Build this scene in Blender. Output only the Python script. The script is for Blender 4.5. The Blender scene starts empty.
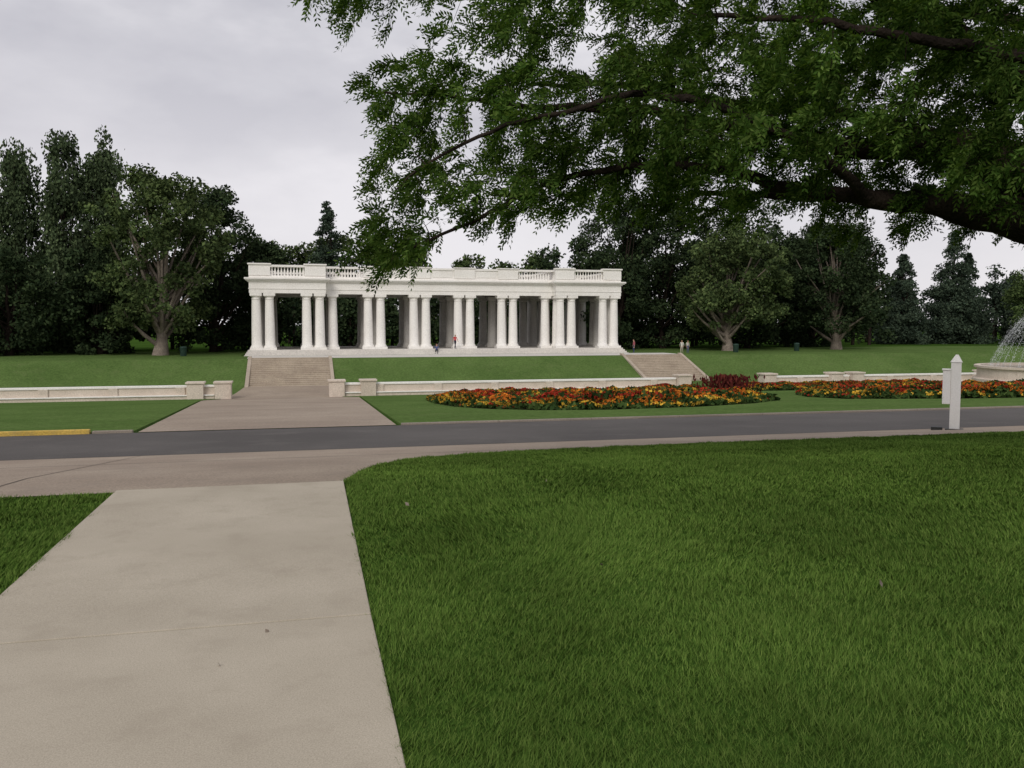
import bpy, math, numpy as np
from mathutils import Vector
rng = np.random.default_rng(7)
S = bpy.context.scene
COL = S.collection
YAW = math.radians(14.0)

# ------------------------------------------------------------------ terrain
PY = np.array([-400, 6.5, 9, 11, 18.5, 25.5, 76, 86, 92.8, 95, 4000.])
PZ = np.array([0, 0, -.03, -.2, -1.05, -1.4, -4.67, -4.5, -1.95, -1.85, -1.85])
def prof(y): return np.interp(y, PY, PZ)
def axr(y):   # right edge of the near apron / path
    return np.interp(y, [-10, 3, 9, 10.5, 12.4, 13.4, 14.0, 14.3], [.34, .34, .43, .75, 1.5, 2.6, 4.2, 7.0])

# ------------------------------------------------------------------ materials
def newmat(name):
    m = bpy.data.materials.new(name); m.use_nodes = True
    nt = m.node_tree; nt.nodes.clear()
    return m, nt
def N(nt, t, **k):
    n = nt.nodes.new(t)
    for a, b in k.items():
        if a in n.inputs.keys(): n.inputs[a].default_value = b
        else: setattr(n, a, b)
    return n
def ramp(nt, fac, stops):
    r = nt.nodes.new('ShaderNodeValToRGB')
    els = r.color_ramp.elements
    while len(els) < len(stops): els.new(.5)
    for e, (p, c) in zip(els, stops):
        e.position = p; e.color = (*c, 1)
    nt.links.new(fac, r.inputs[0]); return r.outputs[0]
def mix(nt, fac, a, b, mode='MIX'):
    n = nt.nodes.new('ShaderNodeMix'); n.data_type = 'RGBA'; n.blend_type = mode
    for s, i in ((fac, 0), (a, 6), (b, 7)):
        if hasattr(s, 'links'): nt.links.new(s, n.inputs[i])
        else: n.inputs[i].default_value = s if i == 0 else (*s, 1)
    return n.outputs[2]
def noise(nt, scale, detail=4, rough=.55, vec=None):
    n = nt.nodes.new('ShaderNodeTexNoise'); n.inputs['Scale'].default_value = scale
    n.inputs['Detail'].default_value = detail; n.inputs['Roughness'].default_value = rough
    if vec is None:
        g = nt.nodes.new('ShaderNodeNewGeometry'); vec = g.outputs['Position']
    nt.links.new(vec, n.inputs['Vector']); return n.outputs[0]
def surf(name, c1, c2, big=.5, fine=40, c3=None, rough=.85, bump=.3, bdist=.01, spec=.25, bscale=None, var=1.0):
    m, nt = newmat(name)
    c = ramp(nt, noise(nt, big, 3), [(.32, c1), (.68, c2)])
    f = noise(nt, fine, 2, .7)
    lo, hi = 1 - .28 * var, 1 + .25 * var
    c = mix(nt, 1.0, c, ramp(nt, f, [(.3, (lo,) * 3), (.7, (hi,) * 3)]), 'MULTIPLY')
    if c3:
        s = noise(nt, big * 3.1, 5, .65)
        c = mix(nt, ramp(nt, s, [(.52, (0, 0, 0)), (.72, (.6 * var,) * 3)]), c, c3)
    if spec < .1:
        p = N(nt, 'ShaderNodeBsdfDiffuse'); nt.links.new(c, p.inputs['Color'])
    else:
        p = N(nt, 'ShaderNodeBsdfPrincipled'); p.inputs['Roughness'].default_value = rough
        p.inputs['Specular IOR Level'].default_value = spec
        nt.links.new(c, p.inputs['Base Color'])
    if bump:
        b = N(nt, 'ShaderNodeBump'); b.inputs['Strength'].default_value = bump; b.inputs['Distance'].default_value = bdist
        nt.links.new(noise(nt, bscale or fine, 1, .7), b.inputs['Height']); nt.links.new(b.outputs[0], p.inputs['Normal'])
    o = N(nt, 'ShaderNodeOutputMaterial'); nt.links.new(p.outputs[0], o.inputs[0])
    return m
def leafmat(name, dark, mid, light, clump=.35, trans=0, con=1.0):
    m, nt = newmat(name)
    g = nt.nodes.new('ShaderNodeNewGeometry')
    c = ramp(nt, g.outputs['Random Per Island'], [(0, dark), (.5, mid), (1, light)])
    lo, hi = 1 - .45 * con, 1 + .4 * con
    c = mix(nt, 1.0, c, ramp(nt, noise(nt, clump, 1), [(.3, (lo,) * 3), (.7, (hi, hi, hi - .08 * con))]), 'MULTIPLY')
    d = N(nt, 'ShaderNodeBsdfDiffuse'); nt.links.new(c, d.inputs['Color'])
    out = d.outputs[0]
    if trans:
        t = N(nt, 'ShaderNodeBsdfTranslucent')
        nt.links.new(mix(nt, 1.0, c, (1.3, 1.35, .6), 'MULTIPLY'), t.inputs['Color'])
        x = N(nt, 'ShaderNodeMixShader'); x.inputs[0].default_value = trans
        nt.links.new(d.outputs[0], x.inputs[1]); nt.links.new(t.outputs[0], x.inputs[2]); out = x.outputs[0]
    o = N(nt, 'ShaderNodeOutputMaterial'); nt.links.new(out, o.inputs[0])
    return m
M = {}
M['grass'] = surf('lawn', (.034, .070, .012), (.05, .10, .018), .12, 9, bump=0, spec=.05)
M['farlawn'] = surf('far_lawn', (.082, .136, .038), (.108, .170, .050), .22, 5, c3=(.13, .175, .064), bump=.9, bdist=.06, spec=.05, bscale=12)
M['blade'] = leafmat('grass_blade', (.055, .108, .018), (.092, .165, .030), (.155, .225, .052), .6, 0, .45)
M['concrete'] = surf('concrete', (.40, .352, .275), (.475, .422, .335), .9, 160, c3=(.325, .28, .215), bump=.25, bdist=.003, var=.75)
M['aggregate'] = surf('exposed_aggregate', (.28, .222, .17), (.36, .295, .228), .45, 38, c3=(.24, .195, .155), bump=.6, bdist=.01)
M['farpath'] = surf('far_path', (.28, .222, .17), (.36, .295, .228), .2, 14, c3=(.24, .195, .155), bump=.4, bdist=.01)
M['asphalt'] = surf('asphalt', (.076, .069, .064), (.104, .095, .088), .25, 60, c3=(.125, .114, .104), bump=.6, bdist=.008)
M['kerb'] = surf('kerb_concrete', (.20, .17, .14), (.27, .23, .19), .6, 30)
M['yellow'] = surf('yellow_kerb_paint', (.50, .34, .07), (.58, .40, .10), .9, 20, c3=(.3, .24, .12))
M['stone'] = surf('white_marble', (.80, .772, .73), (.86, .837, .80), .35, 9, c3=(.70, .66, .59), rough=.7, bump=.15, bdist=.01, var=.45)
M['stone_shaded'] = surf('shaded_marble', (.50, .475, .44), (.60, .575, .54), .35, 9, c3=(.42, .39, .34), rough=.7, bump=.15, bdist=.01, var=.6)  # darker copy of the marble, interior shade put into the colour
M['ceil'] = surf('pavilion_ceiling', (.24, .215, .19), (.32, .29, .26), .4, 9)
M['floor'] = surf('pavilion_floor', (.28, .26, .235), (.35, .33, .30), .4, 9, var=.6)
M['step'] = surf('pavilion_steps', (.58, .55, .51), (.66, .63, .58), .4, 9, var=.6)
M['wall'] = surf('cream_wall', (.56, .48, .40), (.66, .575, .49), .5, 12, c3=(.46, .38, .31), var=.7)
M['stair'] = surf('stair_stone', (.39, .325, .255), (.48, .41, .325), .5, 14, c3=(.31, .26, .21))
M['bark'] = surf('bark', (.020, .016, .014), (.045, .034, .027), 3, 25, bump=1, bdist=.03, spec=.05)
M['palebark'] = surf('pale_bark', (.17, .14, .115), (.30, .255, .21), 1.5, 14, c3=(.08, .065, .05), bump=1, bdist=.05, spec=.05)
M['locust'] = leafmat('locust_leaf', (.028, .058, .012), (.056, .110, .022), (.130, .195, .050), .8, .38)
M['poplar'] = leafmat('poplar_leaf', (.042, .062, .034), (.062, .088, .044), (.090, .120, .060), .3)
M['juniper'] = leafmat('juniper_leaf', (.038, .060, .026), (.066, .096, .036), (.105, .138, .054), .35)
M['dark'] = leafmat('dark_conifer_leaf', (.018, .030, .016), (.032, .050, .024), (.055, .078, .036), .3)
M['spruce'] = leafmat('spruce_leaf', (.028, .044, .032), (.048, .068, .048), (.068, .094, .062), .3)
M['decid'] = leafmat('deciduous_leaf', (.045, .075, .028), (.075, .112, .040), (.11, .15, .054), .3)
M['bedleaf'] = leafmat('bed_foliage', (.020, .040, .014), (.038, .066, .020), (.07, .105, .032), .6)
M['fy'] = leafmat('marigold_yellow', (.40, .23, .03), (.55, .34, .04), (.66, .45, .08), .6)
M['fo'] = leafmat('marigold_orange', (.34, .09, .02), (.50, .15, .025), (.60, .23, .03), .6)
M['fr'] = leafmat('red_flower', (.22, .024, .018), (.36, .040, .024), (.46, .07, .03), .6)
M['canna'] = leafmat('canna_leaf', (.05, .010, .012), (.08, .018, .018), (.11, .03, .02), .6)
M['paint'] = surf('white_paint', (.72, .71, .68), (.78, .77, .75), .8, 30, rough=.5, bump=.1, bdist=.002, var=.2)
M['darkmetal'] = surf('dark_metal', (.02, .022, .02), (.04, .042, .04), 3, 30, rough=.6)
M['seam'] = surf('joint_filler', (.12, .10, .08), (.17, .14, .11), 3, 30, rough=.8)
M['green'] = surf('green_bin', (.02, .045, .035), (.03, .06, .045), 3, 30, rough=.6)
def plain(name, c): return surf(name, tuple(v * .85 for v in c), c, 6, 60, rough=.8, bump=.1)
m, nt = newmat('water_spray')
a = N(nt, 'ShaderNodeBsdfTransparent'); b = N(nt, 'ShaderNodeBsdfDiffuse', Color=(.8, .82, .85, 1))
x2 = N(nt, 'ShaderNodeMixShader'); x2.inputs[0].default_value = .30
nt.links.new(a.outputs[0], x2.inputs[1]); nt.links.new(b.outputs[0], x2.inputs[2])
o = N(nt, 'ShaderNodeOutputMaterial'); nt.links.new(x2.outputs[0], o.inputs[0]); M['spray'] = m
M['water'] = surf('fountain_water', (.05, .07, .07), (.08, .10, .10), 2, 8, rough=.1, bump=.4, spec=.5)

# ------------------------------------------------------------------ mesh helpers
def link(ob, parent=None):
    COL.objects.link(ob)
    if parent: ob.parent = parent
    return ob
def empty(name, loc=(0, 0, 0)):
    e = bpy.data.objects.new(name, None); e.empty_display_size = .3; e.location = loc
    COL.objects.link(e); return e
def npmesh(name, V, k, mat, parent=None, smooth=False, F=None):
    V = np.ascontiguousarray(V, dtype=np.float32)
    if F is None: F = np.arange(len(V), dtype=np.int32)
    else: F = np.ascontiguousarray(F, dtype=np.int32).ravel()
    me = bpy.data.meshes.new(name)
    me.vertices.add(len(V)); me.vertices.foreach_set('co', V.ravel())
    me.loops.add(len(F)); me.loops.foreach_set('vertex_index', F)
    nf = len(F) // k
    me.polygons.add(nf); me.polygons.foreach_set('loop_start', np.arange(0, nf * k, k, dtype=np.int32))
    me.polygons.foreach_set('use_smooth', np.full(nf, bool(smooth)))
    me.update(calc_edges=True)
    me.materials.append(mat)
    return link(bpy.data.objects.new(name, me), parent)
class Boxes:
    def __init__(s): s.V = []; s.F = []
    def box(s, x0, x1, y0, y1, z0, z1):
        n = len(s.V)
        s.V += [(x0, y0, z0), (x1, y0, z0), (x1, y1, z0), (x0, y1, z0), (x0, y0, z1), (x1, y0, z1), (x1, y1, z1), (x0, y1, z1)]
        s.F += [[n + i for i in f] for f in ((3, 2, 1, 0), (4, 5, 6, 7), (0, 1, 5, 4), (1, 2, 6, 5), (2, 3, 7, 6), (3, 0, 4, 7))]
    def ring(s, x0, x1, y0, y1, z0, z1, t):
        s.box(x0, x1, y0, y0 + t, z0, z1); s.box(x0, x1, y1 - t, y1, z0, z1)
        s.box(x0, x0 + t, y0 + t, y1 - t, z0, z1); s.box(x1 - t, x1, y0 + t, y1 - t, z0, z1)
    def make(s, name, mat, parent=None, bevel=0):
        ob = npmesh(name, np.array(s.V), 4, mat, parent, F=np.array(s.F))
        if bevel:
            b = ob.modifiers.new('b', 'BEVEL'); b.width = bevel; b.segments = 2; b.limit_method = 'ANGLE'
        return ob
class Tubes:
    def __init__(s): s.V = []; s.F = []; s.n = 0
    def add(s, P, R, k=6):
        P = np.asarray(P, float); R = np.asarray(R, float); m = len(P)
        T = np.gradient(P, axis=0); T /= np.linalg.norm(T, axis=1)[:, None] + 1e-9
        ref = np.array([0, 0, 1.]) if abs(T[0][2]) < .8 else np.array([1., 0, 0])
        U = np.cross(T, ref); U /= np.linalg.norm(U, axis=1)[:, None] + 1e-9
        W = np.cross(T, U)
        a = np.arange(k) / k * 2 * np.pi
        ringv = P[:, None, :] + R[:, None, None] * (np.cos(a)[None, :, None] * U[:, None, :] + np.sin(a)[None, :, None] * W[:, None, :])
        s.V.append(ringv.reshape(-1, 3))
        i = np.arange(m - 1)[:, None] * k; j = np.arange(k)[None, :]; j2 = (j + 1) % k
        s.F.append(np.stack([i + j, i + j2, i + k + j2, i + k + j], -1).reshape(-1, 4) + s.n)
        s.n += m * k
    def make(s, name, mat, parent=None):
        return npmesh(name, np.concatenate(s.V), 4, mat, parent, True, np.concatenate(s.F))
def unit(n, r):
    v = r.normal(size=(n, 3)); return v / np.linalg.norm(v, axis=1)[:, None]
def leafquads(C, size, r, asp=.55, up=0.0):
    n = len(C); u = unit(n, r); w = unit(n, r)
    if up: u[:, 2] = np.abs(u[:, 2]) + up; u /= np.linalg.norm(u, axis=1)[:, None]
    v = np.cross(u, w); v /= np.linalg.norm(v, axis=1)[:, None] + 1e-9
    s = (size * (.6 + .8 * r.random(n)))[:, None] * .5
    return np.stack([C - u * s, C - v * s * asp, C + u * s, C + v * s * asp], 1).reshape(-1, 3)
def grid(name, ys, xl, xr, nx, off, mat, skirt=0):
    """sheet draped on the terrain between xl(y) and xr(y)"""
    ys = np.asarray(ys, float); V = []; F = []
    for y in ys:
        a, b = xl(y), xr(y)
        for i in range(nx + 1):
            x = a + (b - a) * i / nx
            V.append((x, y, float(prof(y)) + off))
    for j in range(len(ys) - 1):
        for i in range(nx):
            p = j * (nx + 1) + i; F.append((p, p + 1, p + nx + 2, p + nx + 1))
    if skirt:
        m = len(ys)
        loop = [i for i in range(nx + 1)] + [j * (nx + 1) + nx for j in range(1, m)] + [(m - 1) * (nx + 1) + i for i in range(nx - 1, -1, -1)] + [j * (nx + 1) for j in range(m - 2, 0, -1)]
        n0 = len(V)
        for q in loop: V.append((V[q][0], V[q][1], V[q][2] - skirt))
        L = len(loop)
        for q in range(L): F.append((loop[q], n0 + q, n0 + (q + 1) % L, loop[(q + 1) % L]))
    return npmesh(name, np.array(V), 4, mat, None, False, np.array(F))
cst = lambda v: (lambda y: v)
def fnoise(x, y, s, seed):
    q = np.random.default_rng(seed); out = 0
    for _ in range(7):
        a = q.random() * 6.28; f = s * (.6 + q.random()); out = out + np.sin((x * np.cos(a) + y * np.sin(a)) * f + q.random() * 6.28)
    return out / 7 ** .5

# ------------------------------------------------------------------ ground, roads, paths
grid('ground', list(PY[:-1]) + [200, 600, 4000], cst(-2500), cst(2500), 2, 0, M['grass'])
grid('asphalt_road', [18.5, 22, 25.5], cst(-300), cst(300), 2, .012, M['asphalt'])
ys = np.array([8.9, 9.5, 10.2, 11, 11.7, 12.4, 13, 13.4, 13.8, 14.1, 14.3])
grid('gravel_apron', list(ys), cst(-300), axr, 2, .008, M['aggregate'])
grid('roadside_strip', [14.3, 16, 18.5], cst(-300), cst(300), 2, .008, M['aggregate'])
b = Boxes()
for y0, y1 in ((-6, -1.5), (-1.5, 1.6), (1.6, 4.66), (4.66, 8.88)):
    xr0, xr1 = float(axr(y0)), float(axr(y1))
    n = len(b.V); g = .008
    for z in (-.06, .018):
        b.V += [(-1.73, y0 + g, z), (xr0, y0 + g, z), (xr1, y1 - g, z), (-1.73, y1 - g, z)]
    if y1 > 8:
        for q in (2, 3, 6, 7): b.V[n + q] = (b.V[n + q][0], b.V[n + q][1], b.V[n + q][2] - .012)
    b.F += [[n + i for i in f] for f in ((3, 2, 1, 0), (4, 5, 6, 7), (0, 1, 5, 4), (1, 2, 6, 5), (2, 3, 7, 6), (3, 0, 4, 7))]
b.make('concrete_path', M['concrete'], bevel=.006)
def seam(pts, w, name):
    V = []
    for (x, y), (x2, y2) in zip(pts[:-1], pts[1:]):
        dx, dy = x2 - x, y2 - y; l = math.hypot(dx, dy); nx, ny = -dy / l * w, dx / l * w
        V += [(x - nx, y - ny, float(prof(y)) + .013), (x2 - nx, y2 - ny, float(prof(y2)) + .013), (x2 + nx, y2 + ny, float(prof(y2)) + .013), (x + nx, y + ny, float(prof(y)) + .013)]
    npmesh(name, np.array(V), 4, M['seam'])
seam([(-3.1, y) for y in [9, 11, 14, 18.4]], .010, 'pavement_joint')
seam([(x, 14.4) for x in (-60, -20, 0, 6.5)], .010, 'pavement_joint')
pl = lambda y: np.interp(y, [25, 71, 76, 86], [-4.33, -7.4, -6.1, -5.0])
pr = lambda y: np.interp(y, [25, 73, 76, 86], [2.78, 4.9, 3.3, 3.2])
grid('garden_path', [25.5, 40, 55, 71, 73, 76, 81, 86.4], pl, pr, 4, .028, M['farpath'])
lw = list(np.linspace(25.66, 75.9, 14))
grid('front_lawn', lw, cst(-250), lambda y: float(pl(y)) - .12, 3, .06, M['farlawn'], .2)
grid('front_lawn', lw, lambda y: float(pr(y)) + .12, cst(250), 3, .06, M['farlawn'], .2)
grid('grass_bank', [76.6, 86, 88, 90, 92.8, 95, 99], cst(-250), cst(250), 6, .02, M['farlawn'])
grid('terrace_lawn', [99.01, 106, 118], cst(-250), cst(-6.2), 6, .02, M['farlawn'])
grid('terrace_lawn', [99.01, 106, 118], cst(39.8), cst(250), 6, .02, M['farlawn'])
def kerb(name, x0, x1, mat, h=.14):
    b = Boxes(); z = float(prof(25.58)); n = max(1, int((x1 - x0) / 3))
    for i in range(n):
        a = x0 + (x1 - x0) * i / n; c = x0 + (x1 - x0) * (i + 1) / n
        b.box(a + .004, c - .004, 25.5, 25.66, z - .2, z + h)
    b.make(name, mat, bevel=.02)
kerb('kerb', -120, -11.99, M['kerb']); kerb('yellow_kerb', -11.95, -5.6, M['yellow']); kerb('kerb', -5.55, -4.5, M['kerb'], .09); kerb('kerb', 2.95, 150, M['kerb'], .075)

# ------------------------------------------------------------------ near grass blades
r = np.random.default_rng(3)
n = 950000
d = 2.0 + 20 * r.random(n) ** 1.15; az = np.radians(-23 + 73 * r.random(n))
X = d * np.sin(az); Y = d * np.cos(az)
jit = .012 * np.sin(Y * 23) + .012 * np.sin(Y * 7.3 + 1) + .012 * r.normal(size=n)
ok = ((X > axr(Y) + jit + .01) & (Y < 14.3 + jit)) | ((X < -1.73 + jit) & (Y < 8.88 + jit))
X, Y, d = X[ok], Y[ok], d[ok]; n = len(X)
den = fnoise(X, Y, 9, 1) + .6 * fnoise(X, Y, 28, 2)
hgt = (.026 + .018 * r.random(n)) * (1 + .22 * np.clip(den, -2, 2))
ang = r.random(n) * 6.28; lean = .3 + 1.1 * r.random(n)
wx = fnoise(X, Y, 2.2, 5) * .35; wy = fnoise(X, Y, 2.2, 6) * .35
wid = .0021 * np.clip(d / 3.5, 1, 5)
Z = prof(Y) - .004
B = np.stack([X, Y, Z], 1)
side = np.stack([-np.sin(ang), np.cos(ang), np.zeros(n)], 1)
tip = B + np.stack([hgt * (np.cos(ang) * lean + wx), hgt * (np.sin(ang) * lean + wy), hgt], 1)
V = np.stack([B - side * wid[:, None], B + side * wid[:, None], tip], 1).reshape(-1, 3)
npmesh('lawn_grass', V, 3, M['blade'])
C = np.array([(-.18, 4.5, .024), (-.38, 4.1, .024), (1.9, 5.2, .04), (.9, 7.4, .04), (3.4, 4.4, .04), (2.4, 8.2, .04)])
npmesh('fallen_leaves', leafquads(C, np.full(len(C), .04), r, .6), 4, M['palebark'])

# ------------------------------------------------------------------ pavilion
pav = empty('colonnade_pavilion')
CX = 16.75; FL = -1.2
st = Boxes()
for i in range(4):
    e = .33 * (3 - i); ex = .12 * (3 - i); z0 = -1.95 + .75 / 4 * i
    st.box(-5.45 - ex, 38.95 + ex, 99.5 - e, 115.0 + e, z0 + (.001 if i else -.3), z0 + .75 / 4)
st.make('steps_base', M['step'], pav, .015)
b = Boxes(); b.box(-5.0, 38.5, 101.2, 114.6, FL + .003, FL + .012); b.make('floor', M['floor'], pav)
prf = [(.70, 0), (.70, .02), (.68, .10), (.63, .20), (.60, .24), (.56, .30), (.545, 1.2), (.53, 2.4), (.50, 4.0), (.465, 5.3), (.455, 5.40), (.49, 5.42), (.49, 5.48), (.46, 5.50), (.46, 5.62), (.52, 5.68), (.60, 5.80)]
k = 28; V = []; F = []
for q, (R_, z) in enumerate(prf):
    for i in range(k):
        a = i / k * 2 * math.pi; V.append((R_ * math.cos(a), R_ * math.sin(a), z + .25))
for q in range(len(prf) - 1):
    for i in range(k): F.append((q * k + i, q * k + (i + 1) % k, (q + 1) * k + (i + 1) % k, (q + 1) * k + i))
bb = Boxes(); bb.box(-.72, .72, -.72, .72, 0, .25); bb.box(-.64, .64, -.64, .64, 6.05, 6.35)
nV = len(V); V += bb.V; F += [[q + nV for q in f] for f in bb.F]
c0 = npmesh('column', np.array(V), 4, M['stone'], pav, False, np.array(F))
for p in c0.data.polygons: p.use_smooth = p.index < (len(prf) - 1) * k
colme = c0.data; colme2 = colme.copy(); colme2.materials[0] = M['stone_shaded']  # second mesh carries the painted shade for inner and rear columns
xsL = [-4.5, -3.05, 1.0, 2.45]; xsR = [2 * CX - x for x in xsL]
mids = [CX - 8.02, CX - 2.67, CX + 2.67, CX + 8.02]
pos = []
for x in xsL + xsR: pos += [(x, 100.35), (x, 113.9)]
for x in (-4.5, 2.45, 2 * CX + 4.5, 2 * CX - 2.45): pos += [(x, 101.8), (x, 106.4), (x, 107.85), (x, 112.45)]
for mx in mids:
    for yy in (101.8, 112.45): pos += [(mx - .73, yy), (mx + .73, yy)]
for mx in mids: pos += [(mx - .73, 107.1), (mx + .73, 107.1)]
for yy in (101.8, 112.45): pos += [(3.95, yy), (2 * CX - 3.95, yy)]
c0.location = (pos[0][0], pos[0][1], FL)
for p in pos[1:]:
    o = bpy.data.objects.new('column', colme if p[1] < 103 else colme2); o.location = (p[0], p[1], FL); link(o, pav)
en = Boxes()
Lb = (-5.2, 3.15); Rb = (2 * CX - 3.15, 2 * CX + 5.2); z0 = 5.15
def band(z0, z1, p, t=1.15):
    for (a, c) in (Lb, Rb):
        en.ring(a - p, c + p, 99.7 - p, 114.55 + p, z0, z1, t)
    en.box(Lb[1] + p, Rb[0] - p, 101.25 - p, 101.25 - p + t, z0, z1)
    en.box(Lb[1] + p, Rb[0] - p, 113.0 + p - t, 113.0 + p, z0, z1)
band(z0, 5.60, 0); band(5.60, 5.70, .06); band(5.70, 6.40, .01); band(6.40, 6.55, .14); band(6.55, 6.68, .34); band(6.68, 6.86, .48)
en.make('entablature', M['stone'], pav, .012)
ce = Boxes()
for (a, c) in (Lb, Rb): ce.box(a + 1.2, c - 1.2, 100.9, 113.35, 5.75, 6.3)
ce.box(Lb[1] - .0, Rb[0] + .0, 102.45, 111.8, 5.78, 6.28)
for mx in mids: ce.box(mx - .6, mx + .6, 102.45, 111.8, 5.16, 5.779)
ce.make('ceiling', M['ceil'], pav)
rf = Boxes()
for (a, c) in (Lb, Rb): rf.box(a + .7, c - .7, 100.5, 113.8, 6.5, 6.82)
rf.box(Lb[1] + .1, Rb[0] - .1, 102.3, 112.2, 6.5, 6.80)
rf.make('roof', M['floor'], pav)
pa = Boxes(); T = .5
def para(x0, x1, y):
    pa.box(x0, x1, y, y + T, 6.861, 7.12); pa.box(x0, x1, y - .05, y + T + .05, 8.06, 8.3)
for (a, c) in (Lb, Rb):
    for y in (99.75, 114.0):
        para(a, c, y)
        for x0, x1 in ((a, a + 2.3), (c - 2.3, c)):
            pa.box(x0 - .01, x1 + .01, y - .09, y + T + .09, 7.121, 8.059); pa.box(x0 - .12, x1 + .12, y - .2, y + T + .2, 8.301, 8.46)
    for x in (a, c - T):
        pa.box(x, x + T, 100.25, 114.0, 6.861, 7.12); pa.box(x - .04, x + T + .04, 100.3, 113.95, 8.06, 8.3)
        for q in np.arange(101.2, 113.5, .42): pa.box(x + .14, x + T - .14, q - .1, q + .1, 7.12, 8.06)
para(Lb[1], Rb[0], 101.3); para(Lb[1], Rb[0], 112.5)
for mx in mids:
    for y in (101.3, 112.5):
        pa.box(mx - 1.25, mx + 1.25, y - .09, y + T + .09, 7.121, 8.059); pa.box(mx - 1.35, mx + 1.35, y - .18, y + T + .18, 8.301, 8.42)
for x0, x1 in ((mids[0] + 1.26, mids[1] - 1.26), (mids[1] + 1.26, mids[2] - 1.26), (mids[2] + 1.26, mids[3] - 1.26)):
    pa.box(x0, x1, 101.36, 101.7, 7.121, 8.059)
    pa.box(x0 + .25, x1 - .25, 101.31, 101.358, 7.25, 7.93)
pa.make('parapet', M['stone'], pav, .012)
bp = [(.11, 0), (.11, .08), (.07, .12), (.13, .32), (.12, .45), (.06, .72), (.055, .80), (.1, .86), (.1, .94)]
tb = Tubes()
def bal(x, y):
    tb.add([(x, y, 7.12 + z) for _, z in bp], [q for q, _ in bp], 8)
edges = [Lb[1]] + [v for mx in mids for v in (mx - 1.25, mx + 1.25)] + [Rb[0]]
for i in range(0, len(edges), 2):
    for y in (101.55, 112.75):
        if y < 105 and 2 <= i <= 6: continue
        for q in np.arange(edges[i] + .2, edges[i + 1] - .1, .34): bal(q, y)
for (a, c) in (Lb, Rb):
    for q in np.arange(a + 2.5, c - 2.4, .34): bal(q, 100.0); bal(q, 114.25)
tb.make('balusters', M['stone'], pav)

# ------------------------------------------------------------------ stairs
def stairs(x0, x1, cheeks=True):
    e = empty('stone_stairs'); s = Boxes(); n = 16; ri = 2.66 / n; ru = 7.0 / n
    for i in range(n):
        s.box(x0, x1, 86 + ru * i, 86 + ru * (i + 1) + (.3 if i == n - 1 else 0), -4.9, -4.48 + ri * (i + 1))
        s.box(x0, x1, 86 + ru * i - .03, 86 + ru * i, -4.48 + ri * (i + 1) - .05, -4.48 + ri * (i + 1) - .002)
    s.make('steps', M['stair'], e)
    for q, (a, c) in enumerate(((x0 - .36, x0 - .01), (x1 + .01, x1 + .36))):
        V = [(a, 85.6, -5), (c, 85.6, -5), (c, 93.6, -5), (a, 93.6, -5), (a, 85.6, -4.32), (c, 85.6, -4.32), (c, 93.2, -1.68), (a, 93.2, -1.68), (c, 93.6, -1.68), (a, 93.6, -1.68)]
        me = bpy.data.meshes.new('cheek_wall'); me.from_pydata(V, [], [(0, 1, 5, 4), (4, 5, 6, 7), (7, 6, 8, 9), (2, 3, 9, 8), (1, 2, 8, 6, 5), (3, 0, 4, 7, 9)]); me.materials.append(M['stair'])
        link(bpy.data.objects.new('cheek_wall', me), e)
stairs(-4.7, 3.1); stairs(36.6, 43.5)
grid('terrace_paving', [93.3, 95, 98.2], cst(-5.2), cst(43.8), 4, .035, M['step'])

# ------------------------------------------------------------------ low garden walls
def lowwall(x0, x1, piers):
    e = empty('garden_wall'); w = Boxes(); c = Boxes(); z = -4.75
    w.box(x0, x1, 76.0, 76.45, z, z + 1.13)
    w.box(x0, x1, 75.72, 75.998, z, z + .42)
    c.box(x0, x1, 75.9, 76.55, z + 1.131, z + 1.3)
    c.box(x0, x1, 75.62, 75.999, z + .421, z + .52)
    q = x0 + 3
    while q < x1 - 1:
        w.box(q - .35, q + .35, 75.86, 75.998, z + .521, z + 1.13); q += 5.2
    w.make('wall_body', M['wall'], e, .01); c.make('coping', M['stone'], e, .02)
    p = Boxes()
    for x in piers:
        p.box(x - .65, x + .65, 75.4, 76.7, z - .05, z + 1.45); p.box(x - .75, x + .75, 75.3, 76.8, z + 1.451, z + 1.6)
    p.make('piers', M['wall'], e, .015)
lowwall(-75, -6.9, (-6.2, -8.4)); lowwall(3.9, 35.2, (3.2, 35.9, 5.9)); lowwall(45.6, 130, (45, 52.5, 54.9, 70.5, 73))

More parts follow.
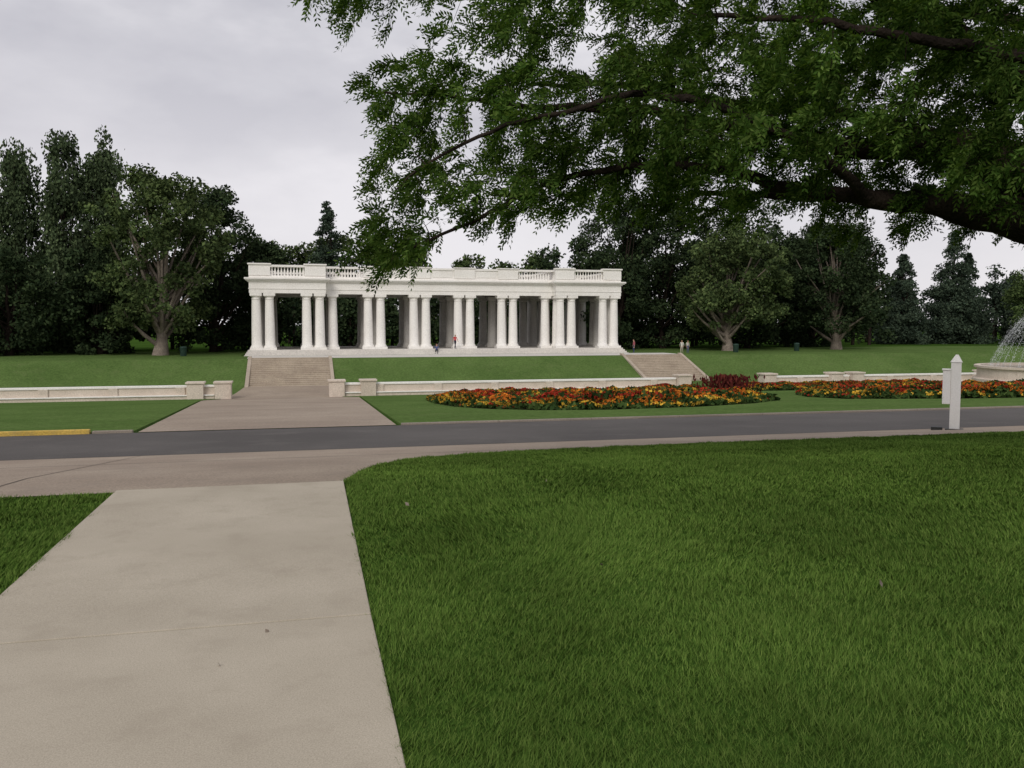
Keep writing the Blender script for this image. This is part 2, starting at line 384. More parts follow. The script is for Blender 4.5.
# ------------------------------------------------------------------ background trees
def bgtree(name, X, Y, H, R, kind, lm, bm=None, cb=.12, tr=.4, ncl=110, per=150, ls=.42, seed=0, limbs=28, asp=.6, wild=1.0, cr=.24):
    r = np.random.default_rng(seed + 100); base = np.array([X, Y, float(prof(Y)) - .1])
    e = empty(name); T = Tubes()
    z0 = H * cb
    ph = r.random(4) * 6.28
    def prf_(s, a):
        if kind == 'poplar': rr = np.minimum(1, s * 5 + .45) * (1 - s ** 4) ** .7
        elif kind == 'conifer': rr = (1 - s) ** .85 * (.82 + .18 * np.cos(s * 40)) + .03
        else: rr = np.clip(1 - np.abs(s * 1.75 - .78) ** 2.6, .05, 1) ** .55
        return R * rr * (1 + wild * (.13 * np.sin(a * 2 + ph[0] + s * 4) + .10 * np.sin(a * 3 + ph[1] - s * 9) + .08 * np.sin(5 * a + s * 15 + ph[2])))
    s = r.random(ncl * 5); keep = r.random(ncl * 5) < (prf_(s, 0) / (R * 1.2)) ** .8; s = s[keep][:ncl]; m = len(s)
    if kind == 'conifer': s = np.concatenate([s, np.linspace(.80, .985, 22)]); m = len(s)
    a = r.random(m) * 6.28; rad = prf_(s, a) * (.25 + .68 * r.random(m) ** .5)
    bend = np.array([r.normal() * .015 * H, r.normal() * .015 * H])
    C = np.stack([X + rad * np.cos(a) + bend[0] * s, Y + rad * np.sin(a) + bend[1] * s, base[2] + z0 + s * (H - z0) * .96], 1)
    rc = {'poplar': .38, 'conifer': .24}.get(kind, cr) * R * (.55 + .8 * r.random(m))
    rc = np.clip(rc, .45, 2.4)
    if kind == 'conifer': rc *= (.45 + .9 * (1 - s))
    sc = np.array([1, 1, {'poplar': 1.8, 'conifer': .6}.get(kind, .7)])
    cnt = np.maximum(30, (per * (rc / rc.mean()) ** 1.8)).astype(int)
    idx = np.repeat(np.arange(m), cnt)
    dirs = unit(len(idx), r) * (r.random(len(idx)) ** .40)[:, None]
    L = C[idx] + dirs * rc[idx][:, None] * sc
    k = len(L) // 12; L[:k] += r.normal(size=(k, 3)) * rc[idx][:k][:, None] * .4 * sc
    if kind == 'conifer': L[:, 2] -= .12 * np.hypot(L[:, 0] - X, L[:, 1] - Y)
    npmesh('foliage', leafquads(L, np.full(len(L), ls), r, asp, .9 if kind == 'poplar' else 0), 4, lm, e)
    n = 9; tt = np.linspace(0, 1, n)
    wob = np.cumsum(r.normal(size=(n, 2)) * .012 * H, 0) * (.4 if kind != 'round' else 1)
    P = np.stack([X + wob[:, 0] - wob[0, 0] + bend[0] * tt, Y + wob[:, 1] - wob[0, 1], base[2] + tt * H * .8], 1)
    Rr = tr * (1 - tt * .88); Rr[0] *= 1.5
    T.add(P, Rr, 9)
    for i in r.permutation(m)[:limbs]:
        tz = max(.04, (C[i, 2] - base[2]) / H * (.25 + .45 * r.random()))
        tz = min(tz, .9); st_ = np.array([np.interp(tz, tt, P[:, q]) for q in range(3)])
        mid = (st_ + C[i]) / 2 + r.normal(size=3) * .06 * R - np.array([0, 0, .05 * R])
        u = np.linspace(0, 1, 6)[:, None]
        Q = (1 - u) ** 2 * st_ + 2 * u * (1 - u) * mid + u * u * C[i]
        rr = tr * (1 - tz * .85) * .5
        T.add(Q, rr * np.linspace(1, .2, 6), 6)
    T.make('trunk', bm or M['bark'], e)
    return e
bgtree('poplar_tree', -33.0, 116, 25.5, 3.2, 'poplar', M['poplar'], ncl=140, per=140, seed=1, cb=.03)
bgtree('poplar_tree', -39.5, 114, 21, 3.4, 'poplar', M['poplar'], ncl=110, per=140, seed=2, cb=.03)
bgtree('poplar_tree', -27.4, 115, 28.2, 2.7, 'poplar', M['poplar'], ncl=140, per=140, seed=3, cb=.03)
bgtree('poplar_tree', -23.4, 117, 27.8, 2.6, 'poplar', M['poplar'], ncl=140, per=140, seed=4, cb=.03)
bgtree('juniper_tree', -15.2, 104, 21.0, 6.9, 'round', M['juniper'], M['palebark'], cb=.17, tr=.65, ncl=150, per=170, seed=5, limbs=50, wild=2.0, cr=.21)
bgtree('juniper_tree', -10.6, 116, 21.0, 5.8, 'round', M['dark'], cb=.02, ncl=130, per=170, seed=6, wild=1.6)
bgtree('juniper_tree', -4.8, 122, 15.0, 4.4, 'round', M['dark'], cb=.02, ncl=90, per=160, seed=7, wild=1.5)
bgtree('juniper_tree', -31.5, 107, 12, 5.6, 'round', M['dark'], cb=.02, ncl=100, per=160, seed=8, wild=1.5)
bgtree('juniper_tree', -22.5, 110, 13, 5.0, 'round', M['dark'], cb=.02, ncl=100, per=160, seed=9, wild=1.5)
bgtree('cedar_tree', 44.5, 116, 22.5, 6.0, 'round', M['dark'], cb=.02, ncl=150, per=170, seed=10, wild=1.5)
bgtree('cedar_tree', 52.5, 118, 24, 6.8, 'round', M['dark'], cb=.02, ncl=160, per=170, seed=11, wild=1.5)
bgtree('juniper_tree', 55.6, 104, 16.6, 6.4, 'round', M['juniper'], M['palebark'], cb=.18, tr=.6, ncl=140, per=170, seed=12, limbs=50, wild=1.9, cr=.21)
bgtree('cedar_tree', 64.5, 115, 23.5, 7.2, 'round', M['dark'], cb=.02, ncl=160, per=180, seed=13, wild=1.5)
bgtree('cedar_tree', 79.5, 121, 19.5, 6.3, 'round', M['dark'], cb=.02, ncl=130, per=170, seed=23, wild=1.5)
bgtree('juniper_tree', 73.4, 106, 18.5, 6.3, 'round', M['dark'], M['palebark'], cb=.17, tr=.6, ncl=140, per=170, seed=14, limbs=44, wild=1.8)
bgtree('spruce_tree', 106, 134, 17, 5.4, 'conifer', M['spruce'], cb=.03, ncl=170, per=110, seed=15)
bgtree('spruce_tree', 117, 134, 22, 6.6, 'conifer', M['spruce'], cb=.03, ncl=200, per=120, seed=16)
bgtree('spruce_tree', 125, 140, 18, 5.8, 'conifer', M['spruce'], cb=.03, ncl=160, per=110, seed=26)
bgtree('spruce_tree', 140, 138, 21, 6.0, 'conifer', M['spruce'], cb=.03, ncl=170, per=110, seed=17)
bgtree('shade_tree', 127, 122, 14.5, 7, 'round', M['decid'], cb=.1, ncl=110, per=160, seed=18)
bgtree('shade_tree', 118, 112, 10, 6, 'round', M['decid'], cb=.05, ncl=90, per=160, seed=19)
bgtree('spruce_tree', 5.6, 150, 25.5, 5.6, 'conifer', M['spruce'], cb=.03, ncl=230, per=110, seed=20)
def mass(name, pts, lm, seed, ls=.6, dens=1.0):
    r = np.random.default_rng(seed); L = []; T = Tubes(); e = empty(name)
    for (x, y, h, R) in pts:
        m = int(22 * dens * (h / 12)); zb = float(prof(y))
        s = r.random(m) ** .8; a = r.random(m) * 6.28; rr = R * np.sqrt(r.random(m)) * (1 - .7 * s ** 2.5)
        C = np.stack([x + rr * np.cos(a), y + rr * np.sin(a), zb + .6 + s * (h - 1)], 1)
        idx = np.repeat(np.arange(m), 75)
        L.append(C[idx] + unit(len(idx), r) * (r.random(len(idx)) ** .42)[:, None] * np.array([1.6, 1.6, 1.4]) * (.6 + .8 * r.random(m))[idx][:, None])
        T.add([(x, y, zb - .2), (x + .1, y, zb + h * .5), (x, y, zb + h * .85)], [.3, .2, .05], 6)
    L = np.concatenate(L)
    npmesh('foliage', leafquads(L, np.full(len(L), ls), r, .7), 4, lm, e); T.make('trunks', M['bark'], e)
r2 = np.random.default_rng(5)
mass('distant_trees', [(x + r2.normal() * 1, 128 + r2.normal() * 3, 10 + 2.5 * r2.random(), 3.6) for x in np.arange(-60, -2, 3.2)], M['dark'], 31)
mass('distant_trees', [(x + r2.normal() * 1, 160 + r2.normal() * 4, (17 if x < 22 else 14) + 3 * r2.random(), 4.4) for x in np.arange(-6, 62, 3.6)], M['juniper'], 32)
mass('distant_trees', [(x + r2.normal() * 1, 140 + r2.normal() * 3, 7.5 + 2 * r2.random(), 3.4) for x in np.arange(0, 52, 3.0)], M['dark'], 35, dens=1.3)
mass('distant_trees', [(x + r2.normal() * 1, 130 + r2.normal() * 3, 14 + 4 * r2.random(), 3.8) for x in np.arange(42, 98, 3.2)], M['dark'], 33)
mass('distant_trees', [(x + r2.normal() * 2, 150 + r2.normal() * 4, 11 + 4 * r2.random(), 4.2) for x in np.arange(95, 210, 4.2)], M['spruce'], 34)

# ------------------------------------------------------------------ overhanging locust tree
tree = empty('honey_locust_tree')
rt = np.array([math.cos(YAW), -math.sin(YAW)]); fw = np.array([math.sin(YAW), math.cos(YAW)])
def TW(P):   # tree frame (lateral, up, depth) -> world
    P = np.asarray(P, float); xy = P[:, 0:1] * rt + P[:, 2:3] * fw
    return np.stack([xy[:, 0], xy[:, 1], P[:, 1]], 1)
def spline(P, n):
    P = np.asarray(P, float); u = np.linspace(0, len(P) - 1, n); out = np.zeros((n, P.shape[1]))
    for j, q in enumerate(u):
        i = min(int(q), len(P) - 2); f = q - i
        p0, p1, p2, p3 = P[max(i - 1, 0)], P[i], P[i + 1], P[min(i + 2, len(P) - 1)]
        out[j] = .5 * ((2 * p1) + (-p0 + p2) * f + (2 * p0 - 5 * p1 + 4 * p2 - p3) * f * f + (-p0 + 3 * p1 - 3 * p2 + p3) * f ** 3)
    return out
limbs = [
 [(8.9, -.1, 10.2, .70), (8.7, .8, 10.2, .54), (8.5, 1.9, 10.2, .50), (8.3, 2.9, 10.2, .48), (8.5, 4.2, 10.4, .36), (9.0, 6.2, 10.8, .24), (9.2, 8.8, 11, .12)],
 [(8.4, 2.2, 10.2, .36), (7.1, 2.6, 10.1, .31), (5.97, 2.84, 10, .25), (5.0, 2.98, 9.9, .16), (4.06, 3.0, 9.8, .10), (3.1, 3.12, 9.8, .070), (2.2, 3.30, 9.7, .055), (1.5, 3.32, 9.7, .044), (.6, 3.12, 9.8, .034), (-.3, 2.8, 9.8, .024), (-1.3, 2.4, 9.9, .012)],
 [(8.3, 2.8, 10.2, .42), (6.8, 3.2, 10.3, .38), (5.9, 3.42, 10.2, .32), (5.2, 3.68, 10.2, .19), (4.4, 3.62, 10.3, .13), (3.7, 3.8, 10.4, .095), (2.7, 3.9, 10.4, .07), (1.5, 4.1, 10.4, .052), (.3, 4.15, 10.3, .034), (-.9, 4.3, 10.2, .02), (-1.7, 4.2, 10.1, .010)],
 [(8.4, 3.5, 10.3, .30), (7.0, 4.2, 10.2, .24), (5.8, 4.4, 10.0, .16), (4.9, 5.0, 9.8, .11), (3.6, 5.4, 9.6, .08), (2.0, 5.5, 9.6, .06), (.5, 5.6, 9.7, .042), (-1.0, 5.45, 9.8, .026), (-2.3, 5.4, 9.9, .012)],
 [(5.2, 3.68, 10.2, .12), (4.3, 4.3, 11.0, .08), (3.0, 4.6, 11.6, .06), (1.6, 4.9, 12, .045), (.2, 4.9, 12, .02)],
 [(4.06, 3.0, 9.8, .07), (3.1, 3.4, 9.0, .05), (1.9, 3.8, 8.6, .04), (.8, 3.7, 8.6, .028), (-.3, 3.4, 8.8, .018), (-1.2, 3.0, 9.0, .01)],
 [(5.97, 2.84, 10, .12), (5.2, 3.1, 11, .08), (4.2, 3.3, 11.8, .06), (3, 3.5, 12.2, .04), (1.8, 3.3, 12.3, .02)],
 [(8.3, 2.9, 10.0, .18), (7.2, 3.5, 9.0, .13), (6.0, 3.9, 8.4, .09), (4.6, 4.1, 8.2, .06), (3.2, 4.3, 8.2, .04), (1.8, 4.5, 8.3, .02)],
 [(8.5, 4.0, 10.3, .22), (7.5, 5.6, 9.6, .17), (6.0, 7.0, 9.2, .12), (4.2, 8.0, 9, .08), (2.5, 8.2, 9, .04)],
 [(8.6, 4.5, 10.4, .22), (9.8, 6.0, 10.8, .16), (11.5, 7.4, 11, .11), (13, 8, 11, .05)],
 [(8.5, 3.6, 10.4, .2), (8.4, 4.9, 11.8, .15), (7.8, 6.2, 13.4, .10), (7, 7.0, 15, .05)],
]
T = Tubes(); nodes = []; nrad = []
for L in limbs:
    n = len(L) * 7; P = spline(L, n)
    rr = np.random.default_rng(len(nodes)); jitv = np.cumsum(rr.normal(size=(n, 3)), 0); jitv -= np.linspace(0, 1, n)[:, None] * jitv[-1]
    P[:, :3] += jitv * .018
    nodes.append(P[:, :3]); nrad.append(P[:, 3])
    T.add(TW(P[:, :3]), np.maximum(P[:, 3], .006), 10)
nodes = np.concatenate(nodes[:]); nrad = np.concatenate(nrad)
poly = np.array([(-2.6, 5.45), (-1.9, 5.05), (-1.0, 4.95), (-1.05, 4.55), (-1.9, 4.3), (-1.6, 3.8), (-1.45, 3.3), (-1.85, 2.8), (-1.6, 2.1), (-1.1, 2.3), (-.4, 2.55), (.5, 2.98), (1.3, 3.05), (2.2, 2.97), (3.2, 2.98), (4, 3.08), (4.8, 2.85), (6, 2.75), (8, 2.9), (8.5, 7.0), (5, 7.2), (0, 6.4), (-2.8, 6)])
def inpoly(x, y, P):
    c = np.zeros(len(x), bool); j = len(P) - 1
    for i in range(len(P)):
        xi, yi = P[i]; xj, yj = P[j]
        c ^= ((yi > y) != (yj > y)) & (x < (xj - xi) * (y - yi) / (yj - yi + 1e-12) + xi); j = i
    return c
r = np.random.default_rng(11)
q = r.random((20000, 3)); A = np.stack([-2.9 + 11.4 * q[:, 0], 2 + 5.2 * q[:, 1]], 1)
A = A[inpoly(A[:, 0], A[:, 1], poly)]
gap = fnoise(A[:, 0], A[:, 1], 3.0, 9)
pk = np.clip(.38 + .12 * (A[:, 0] + 2), .31, 1.0) * np.clip(1.0 + .8 * gap * np.clip(1 - A[:, 0] / 9, .4, 1), .03, 1.7)
pk *= np.where(A[:, 1] > 5.7, .5, 1)
near_limb = np.exp(-((A[:, 1] - 3.15) / .3) ** 2) * (A[:, 0] > 4.6)
pk *= 1 - .6 * near_limb
A = A[r.random(len(A)) < pk * .6][:2150]
dep = 10.0 + np.clip(r.normal(size=len(A)), -1.6, 1.6) * np.clip(.45 + .25 * (A[:, 0] + 2), .45, 1.7)
targets = np.stack([A[:, 0], A[:, 1], dep], 1)
up = np.stack([2 + 12 * r.random(200), 6.2 + 4 * r.random(200), 8.5 + 7 * r.random(200)], 1)
targets = np.concatenate([targets, up])
dn = np.array([np.min(np.sum((nodes - t) ** 2, 1)) for t in targets])
twl = []
for t in targets[np.argsort(dn)]:
    dd = np.linalg.norm(nodes - t, axis=1) + np.where(nrad > .28, 1.0, 0); i = int(np.argmin(dd)); p = nodes[i]; L = np.linalg.norm(t - p)
    if L < .05: continue
    m = max(4, int(L / .12)); u = np.linspace(0, 1, m)[:, None]
    mid = (p + t) / 2 + r.normal(size=3) * .10 * L + np.array([0, .12 * L, 0])
    Q = (1 - u) ** 2 * p + 2 * u * (1 - u) * mid + u * u * t
    ra = min(nrad[i] * .6, .005 + .012 * L); rb = .003
    R_ = np.linspace(ra, rb, m)
    T.add(TW(Q), R_, 4)
    nodes = np.concatenate([nodes, Q[1:]]); nrad = np.concatenate([nrad, R_[1:]])
    twl.append(Q)
T.make('trunk_and_branches', M['bark'], tree)
fb = []; fd = []
for Q in twl:
    m = len(Q); L = np.linalg.norm(Q[-1] - Q[0])
    k = int(7 + min(10, 10 * L)) + (0 if Q[-1][0] < 0 else 4)
    if Q[-1][1] > 6.1: k = 9
    s = 1 - .8 * r.random(k) * min(1, .8 / max(L, .2)); s[0] = 1
    pts = np.stack([np.interp(s, np.linspace(0, 1, m), Q[:, c]) for c in range(3)], 1)
    tdir = (Q[-1] - Q[-2]) / (np.linalg.norm(Q[-1] - Q[-2]) + 1e-9)
    dr = tdir * .5 + r.normal(size=(k, 3)) * .48 + np.array([-.95, -.22, 0])
    fb.append(pts); fd.append(dr / np.linalg.norm(dr, axis=1)[:, None])
fb = TW(np.concatenate(fb)); fd_ = np.concatenate(fd); fd = np.stack([fd_[:, 0] * rt[0] + fd_[:, 2] * fw[0], fd_[:, 0] * rt[1] + fd_[:, 2] * fw[1], fd_[:, 1]], 1)
nf = len(fb); pairs = 6; fl = .18 + .12 * r.random(nf)
nrm = unit(nf, r); nrm[:, 2] += 1.0; sd = np.cross(fd, nrm); sd /= np.linalg.norm(sd, axis=1)[:, None]; nn = np.cross(sd, fd)
Vs = []
for j in range(pairs):
    t = (j + .8) / (pairs + .3)
    c = fb + fd * (fl * t)[:, None] - np.array([0, 0, 1]) * (fl * .30 * t * t)[:, None]
    ll = .076 * (1 - .45 * abs(t - .45)); wd = .0120
    for sg in (-1, 1):
        dv = sd * sg * .60 + fd * .75 + nn * (r.normal(size=(nf, 1)) * .35) - np.array([0, 0, .15])
        dv /= np.linalg.norm(dv, axis=1)[:, None]
        wv = np.cross(dv, nn + .3 * unit(nf, r)); wv /= np.linalg.norm(wv, axis=1)[:, None]
        Vs.append(np.stack([c, c + dv * ll * .5 - wv * wd, c + dv * ll, c + dv * ll * .5 + wv * wd], 1))
V = np.stack(Vs, 1).reshape(-1, 3)
npmesh('foliage', V, 4, M['locust'], tree)

# ------------------------------------------------------------------ flower beds
def bed(poly, seed, tall=None, n=26000):
    e = empty('flower_bed'); P = np.array(poly, float); r = np.random.default_rng(seed)
    lo, hi = P.min(0), P.max(0)
    X = lo[0] + (hi[0] - lo[0]) * r.random(n * 2); Y = lo[1] + (hi[1] - lo[1]) * r.random(n * 2)
    k = inpoly(X, Y, P); X, Y = X[k], Y[k]
    D = np.full(len(X), 1e9)
    for i in range(len(P)):
        a, b_ = P[i], P[(i + 1) % len(P)]; ab = b_ - a
        t = np.clip(((X - a[0]) * ab[0] + (Y - a[1]) * ab[1]) / (ab @ ab), 0, 1)
        D = np.minimum(D, np.hypot(X - a[0] - t * ab[0], Y - a[1] - t * ab[1]))
    Dn = D + .30 * fnoise(X, Y, 1.3, seed)
    h = .14 + .34 * np.clip(D / 2.2, 0, 1) + .12 * fnoise(X, Y, 3.2, seed + 1)
    h = np.clip(h, .08, 1); Z = prof(Y) + .06
    c = P.mean(0); V = [(c[0], c[1], float(prof(c[1])) + .15)] + [(p[0], p[1], float(prof(p[1])) + .068) for p in P]
    me = bpy.data.meshes.new('soil'); me.from_pydata(V, [], [(0, 1 + i, 1 + (i + 1) % len(P)) for i in range(len(P))]); me.materials.append(M['bark'])
    link(bpy.data.objects.new('soil', me), e)
    nl = len(X)
    npmesh('leaves', leafquads(np.stack([X, Y, Z + h * (.3 + .75 * r.random(nl))], 1), np.full(nl, .26), r, .6), 4, M['bedleaf'], e)
    pick = r.random(nl) < np.clip(.20 + .17 * fnoise(X, Y, 2.6, seed + 3), .02, .5)
    bandv = (Dn % 3.4) + .25 * r.normal(size=nl)
    for nm, mt, sel in (('yellow_flowers', 'fy', (bandv < .65)), ('orange_flowers', 'fo', (bandv >= 1.0) & (bandv < 1.8)), ('red_flowers', 'fr', (bandv >= 1.8) & (bandv < 3.2))):
        q = np.where(sel & pick)[0]
        C = np.stack([X[q], Y[q], Z[q] + h[q] + .02], 1); C = np.repeat(C, 3, 0)
        npmesh(nm, leafquads(C, np.full(len(C), .15), r, .9), 4, M[mt], e)
    if tall:
        for (tx, ty) in tall:
            k = 420; C = np.stack([tx + r.normal(size=k) * .8, ty + r.normal(size=k) * .6, float(prof(ty)) + .2 + 1.1 * r.random(k)], 1)
            npmesh('canna', leafquads(C, np.full(k, .36), r, .4, 1.2), 4, M['canna'], e)
    return e
bed([(7.2, 40), (8, 36), (9.5, 33.2), (12, 32), (16, 32.6), (20, 35), (23.5, 38.5), (25.2, 43), (25, 48), (20, 54), (14, 58), (10, 59), (8, 55), (7.2, 47)], 51, tall=[(26.2, 49.5), (27.2, 50.5)], n=34000)
bed([(34, 63), (40, 61), (54, 62), (58, 66), (54, 70), (40, 70), (35, 68)], 52)
bed([(27, 38), (31, 34.5), (36, 33.6), (45, 35), (52, 41), (50, 49), (40, 53), (31, 49), (28, 43)], 53, tall=[(49, 45)], n=34000)
bed([(27, 66), (33, 64), (33.5, 69), (28, 71)], 54, n=8000)

# ------------------------------------------------------------------ white post sign
sx, sy_ = 15.18, 17.2; sz = float(prof(sy_))
pe = empty('white_post_sign', (sx, sy_, sz)); pe.rotation_euler = (0, 0, -math.radians(41))
b = Boxes(); b.box(-.11, .11, -.05, .05, -.1, 1.62)
b.make('post', M['paint'], pe, .008)
me = bpy.data.meshes.new('pointed_cap'); me.from_pydata([(-.13, -.07, 1.621), (.13, -.07, 1.621), (.13, .07, 1.621), (-.13, .07, 1.621), (-.02, 0, 1.80), (.04, 0, 1.80)], [], [(0, 1, 5, 4), (1, 2, 5), (2, 3, 4, 5), (3, 0, 4), (3, 2, 1, 0)]); me.materials.append(M['paint']); link(bpy.data.objects.new('pointed_cap', me), pe)
b = Boxes(); b.box(-.28, -.112, -.09, .09, .62, 1.42); b.box(-.30, -.112, -.11, .11, 1.421, 1.46); b.make('box_panel', M['paint'], pe, .01)
b = Boxes(); b.box(-.2, .2, -.16, .16, -.05, .03); b.box(-.5, -.25, -.12, .12, -.05, .06); b.make('base_plate', M['darkmetal'], pe, .01)

# ------------------------------------------------------------------ fountain
fx, fy_ = 70.2, 66; fz = float(prof(fy_)); fo = empty('fountain')
k = 48; prof2 = [(7.6, fz - .2), (7.6, fz + .5), (7.2, fz + .6), (7.2, fz + 1.5), (7.45, fz + 1.55), (7.45, fz + 1.75), (6.9, fz + 1.75), (6.9, fz + 1.3)]
V = []; F = []
for R_, z in prof2:
    for i in range(k): V.append((fx + R_ * math.cos(i / k * 2 * math.pi), fy_ + R_ * math.sin(i / k * 2 * math.pi), z))
for q in range(len(prof2) - 1):
    for i in range(k): F.append((q * k + i, q * k + (i + 1) % k, (q + 1) * k + (i + 1) % k, (q + 1) * k + i))
npmesh('basin', np.array(V), 4, M['wall'], fo, False, np.array(F))
V = [(fx, fy_, fz + 1.5)] + [(fx + 6.9 * math.cos(i / k * 2 * math.pi), fy_ + 6.9 * math.sin(i / k * 2 * math.pi), fz + 1.5) for i in range(k)]
npmesh('water', np.array(V), 3, M['water'], fo, False, np.array([(0, 1 + i, 1 + (i + 1) % k) for i in range(k)]))
T = Tubes(); r = np.random.default_rng(77); C = []
for i in range(40):
    a = i / 40 * 2 * math.pi; u = np.linspace(0, 1, 16)
    R_ = 6.2 * (1 - u * .93); z = fz + 1.5 + 5.8 * (1 - (1 - u * 1.25) ** 2) * .98
    P = np.stack([fx + R_ * np.cos(a), fy_ + R_ * np.sin(a), z], 1); T.add(P, .008 + .008 * u, 4)
    w = r.random(380); j = np.stack([np.interp(w, u, P[:, c]) for c in range(3)], 1) + r.normal(size=(380, 3)) * (.08 + .4 * w)[:, None]
    j[:, 2] -= np.abs(r.normal(size=380)) * .8 * w; C.append(j)
T.make('jets', M['spray'], fo); C = np.concatenate(C)
npmesh('droplets', leafquads(C, np.full(len(C), .09), r, .8), 4, M['spray'], fo)

# ------------------------------------------------------------------ litter bin & people
def bin_(x, y):
    z = float(prof(y)) + .02; e = empty('litter_bin'); T = Tubes()
    T.add([(x, y, z), (x, y, z + .05), (x, y, z + .9), (x, y, z + .95), (x, y, z + 1.05), (x, y, z + 1.1)], [.30, .33, .36, .39, .30, .02], 16)
    T.make('bin_body', M['green'], e)
bin_(-12.3, 100.5); bin_(64, 101); bin_(53.5, 98)

skin = plain('skin', (.45, .27, .19)); hair = plain('hair', (.03, .02, .015)); shoe = plain('shoe', (.08, .08, .08))
def person(x, y, z, face, pose, shirt, pants, hgt=1.72):
    J = {}; E = []
    def j(n, p, r_, lab, par=None):
        J[n] = (len(J), p, r_, lab)
        if par: E.append((J[par][0], J[n][0]))
    sit = pose == 'sit'; pz = .24 if sit else .92
    lean = .10 if pose == 'bend' or sit else 0.0
    j('pel', (0, 0, pz), .13, 'p'); j('sp', (0, lean * .5, pz + .20), .115, 's', 'pel'); j('ch', (0, lean, pz + .40), .14, 's', 'sp'); j('nk', (0, lean + .02, pz + .54), .055, 'k', 'ch')
    j('hb', (0, lean + .04, pz + .62), .085, 'k', 'nk'); j('hd', (0, lean + .045, pz + .70), .098, 'k', 'hb'); j('ht', (0, lean + .03, pz + .755), .07, 'h', 'hd')
    for s in (-1, 1):
        n = str(s)
        sw = {'walk': .22 * s, 'stand': .02, 'sit': 0, 'bend': .05}[pose]
        j('sh' + n, (s * .17, lean, pz + .47), .06, 's', 'ch')
        if sit: el, wr, ha = (s * .23, lean + .10, pz + .22), (s * .16, lean + .32, pz + .24), (s * .13, lean + .40, pz + .24)
        else: el, wr, ha = (s * .235, lean - sw * .4, pz + .20), (s * .25, lean - sw * .9 + .05, pz - .03), (s * .25, lean - sw * 1.05 + .07, pz - .11)
        j('el' + n, el, .043, 's', 'sh' + n); j('wr' + n, wr, .030, 'k', 'el' + n); j('ha' + n, ha, .036, 'k', 'wr' + n)
        j('hp' + n, (s * .09, 0, pz - .04), .095, 'p', 'pel')
        if sit: kn, an, to = (s * .12, .44, pz + .06), (s * .12, .50, pz - .36), (s * .13, .64, pz - .40)
        else: kn, an, to = (s * .10, sw * .75 + .03, .49), (s * .10, sw * 1.4 - .03, .09), (s * .11, sw * 1.4 + .12, .04)
        j('kn' + n, kn, .066, 'p', 'hp' + n); j('an' + n, an, .042, 'p', 'kn' + n); j('to' + n, to, .038, 'o', 'an' + n)
    vs = [v[1] for v in J.values()]
    me = bpy.data.meshes.new('body_sk'); me.from_pydata(vs, E, []); ob = link(bpy.data.objects.new('body_sk', me))
    sk = ob.modifiers.new('s', 'SKIN'); ob.modifiers.new('ss', 'SUBSURF').levels = 2
    for v, (i, p, r_, l) in zip(me.skin_vertices[0].data, J.values()): v.radius = (r_, r_ * (.8 if l in 'ps' else 1)); v.use_root = (i == 0)
    dg = bpy.context.evaluated_depsgraph_get(); me2 = bpy.data.meshes.new_from_object(ob.evaluated_get(dg)); bpy.data.objects.remove(ob)
    me2.materials.clear()
    mats = {'p': plain('trousers', pants), 's': plain('shirt', shirt), 'k': skin, 'h': hair, 'o': shoe}; order = list(mats)
    for q in order: me2.materials.append(mats[q])
    JV = np.array(vs); labs = [v[3] for v in J.values()]
    hz = J['hd'][1]
    for p in me2.polygons:
        c = np.array(p.center); i = int(np.argmin(np.sum((JV - c) ** 2, 1))); l = labs[i]
        if l == 'k' and c[2] > hz[2] - .06 and (c[1] < hz[1] - .02 or c[2] > hz[2] + .06): l = 'h'
        p.material_index = order.index(l); p.use_smooth = True
    e = empty('person', (x, y, z)); e.rotation_euler = (0, 0, face); e.scale = (hgt / 1.74,) * 3
    me2.name = 'body'; link(bpy.data.objects.new('body', me2), e)
    T = Tubes(); hy = hz[1] + .09
    T.add([(0, hy - .01, hz[2] + .02), (0, hy + .025, hz[2] - .02), (0, hy, hz[2] - .03)], [.006, .014, .01], 6)
    for s in (-1, 1): T.add([(s * .09, hz[1], hz[2] + .02), (s * .105, hz[1] - .01, hz[2]), (s * .09, hz[1], hz[2] - .03)], [.008, .018, .008], 6)
    T.make('nose_and_ears', skin, e)
    T = Tubes()
    for s in (-1, 1): T.add([(s * .033, hy - .015, hz[2] + .01), (s * .033, hy + .002, hz[2] + .01)], [.011, .006], 8)
    T.make('eyes', hair, e)
person(18.0, 99.95, FL, math.radians(200), 'walk', (.55, .04, .05), (.03, .03, .05))
person(15.7, 99.35, -1.80 + .22, math.radians(170), 'sit', (.10, .14, .30), (.05, .05, .06))
person(39.9, 98.3, -1.83, math.radians(90), 'stand', (.35, .10, .12), (.04, .05, .10))
person(44.9, 95.4, -1.83, math.radians(150), 'walk', (.7, .68, .62), (.55, .5, .42), 1.65)
person(45.9, 95.9, -1.83, math.radians(190), 'stand', (.6, .55, .5), (.10, .12, .2), 1.6)

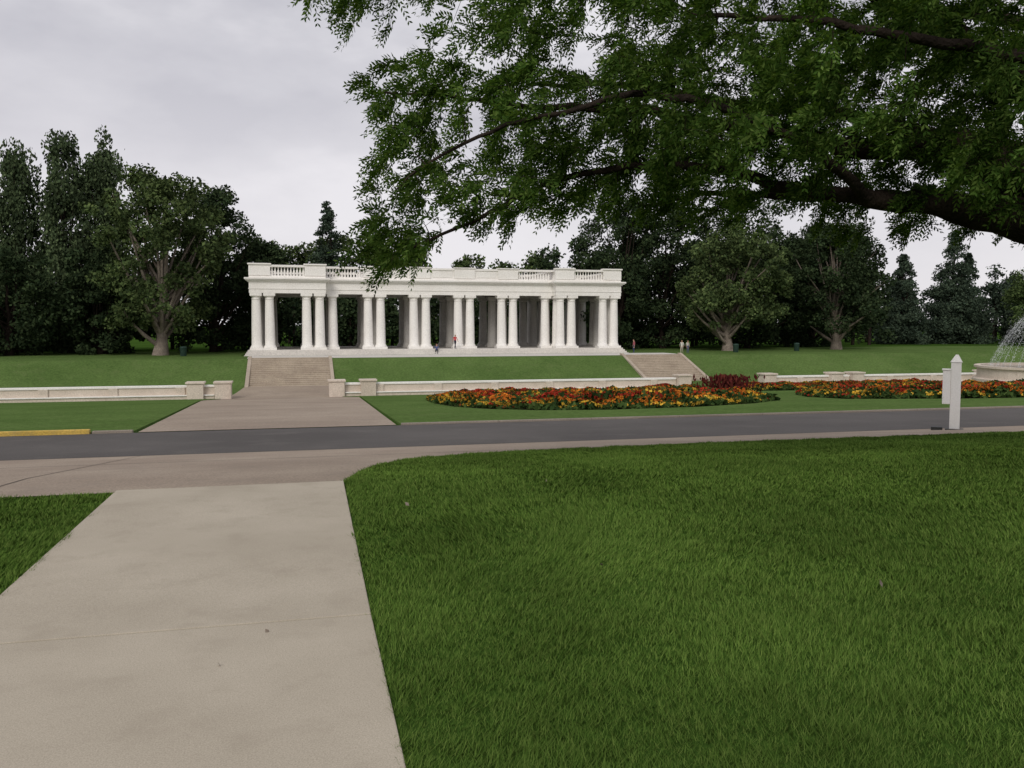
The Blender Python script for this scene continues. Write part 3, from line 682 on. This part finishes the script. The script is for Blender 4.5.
# ------------------------------------------------------------------ world, sun, camera
w = bpy.data.worlds.new('World'); S.world = w; w.use_nodes = True; nt = w.node_tree; nt.nodes.clear()
SE, SA = math.radians(36), math.radians(-150)
sky = nt.nodes.new('ShaderNodeTexSky'); sky.sky_type = 'NISHITA'; sky.sun_disc = False; sky.sun_elevation = SE; sky.sun_rotation = SA
tc = nt.nodes.new('ShaderNodeTexCoord'); mp = nt.nodes.new('ShaderNodeMapping'); mp.inputs['Scale'].default_value = (1, 1, 2.4); mp.inputs['Location'].default_value = (.4, .1, .35)
nt.links.new(tc.outputs['Generated'], mp.inputs[0])
c = ramp(nt, noise(nt, 3.0, 6, .52, mp.outputs[0]), [(.36, (.50, .495, .55)), (.50, (.64, .63, .675)), (.62, (.84, .82, .855))])
sp = nt.nodes.new('ShaderNodeSeparateXYZ'); nt.links.new(tc.outputs['Generated'], sp.inputs[0])
hf = ramp(nt, sp.outputs[2], [(0.0, (.85, .85, .85)), (.14, (.6, .6, .6)), (.34, (0, 0, 0))])
c = mix(nt, hf, c, (.88, .845, .875))
sk = mix(nt, 1.0, sky.outputs[0], (.08, .08, .08), 'MULTIPLY')
c = mix(nt, .93, sk, c)
bg = nt.nodes.new('ShaderNodeBackground'); nt.links.new(c, bg.inputs[0]); bg.inputs[1].default_value = 1.0
o = nt.nodes.new('ShaderNodeOutputWorld'); nt.links.new(bg.outputs[0], o.inputs[0])
sl = bpy.data.lights.new('sun', 'SUN'); sl.energy = 1.5; sl.angle = math.radians(25); sl.color = (1, .95, .87)
so = link(bpy.data.objects.new('sun', sl))
dvec = Vector((math.sin(SA) * math.cos(SE), math.cos(SA) * math.cos(SE), math.sin(SE)))
so.rotation_euler = dvec.to_track_quat('Z', 'Y').to_euler()
cam = bpy.data.cameras.new('camera'); cam.sensor_width = 36; cam.lens = 857 / 1024 * 36; cam.clip_end = 6000; cam.clip_start = .1
co = link(bpy.data.objects.new('camera', cam)); co.location = (0, 0, 1.6); co.rotation_euler = (math.radians(90 - 3.94), 0, -YAW)
S.camera = co
S.view_settings.view_transform = 'Standard'; S.view_settings.look = 'None'; S.view_settings.exposure = 0
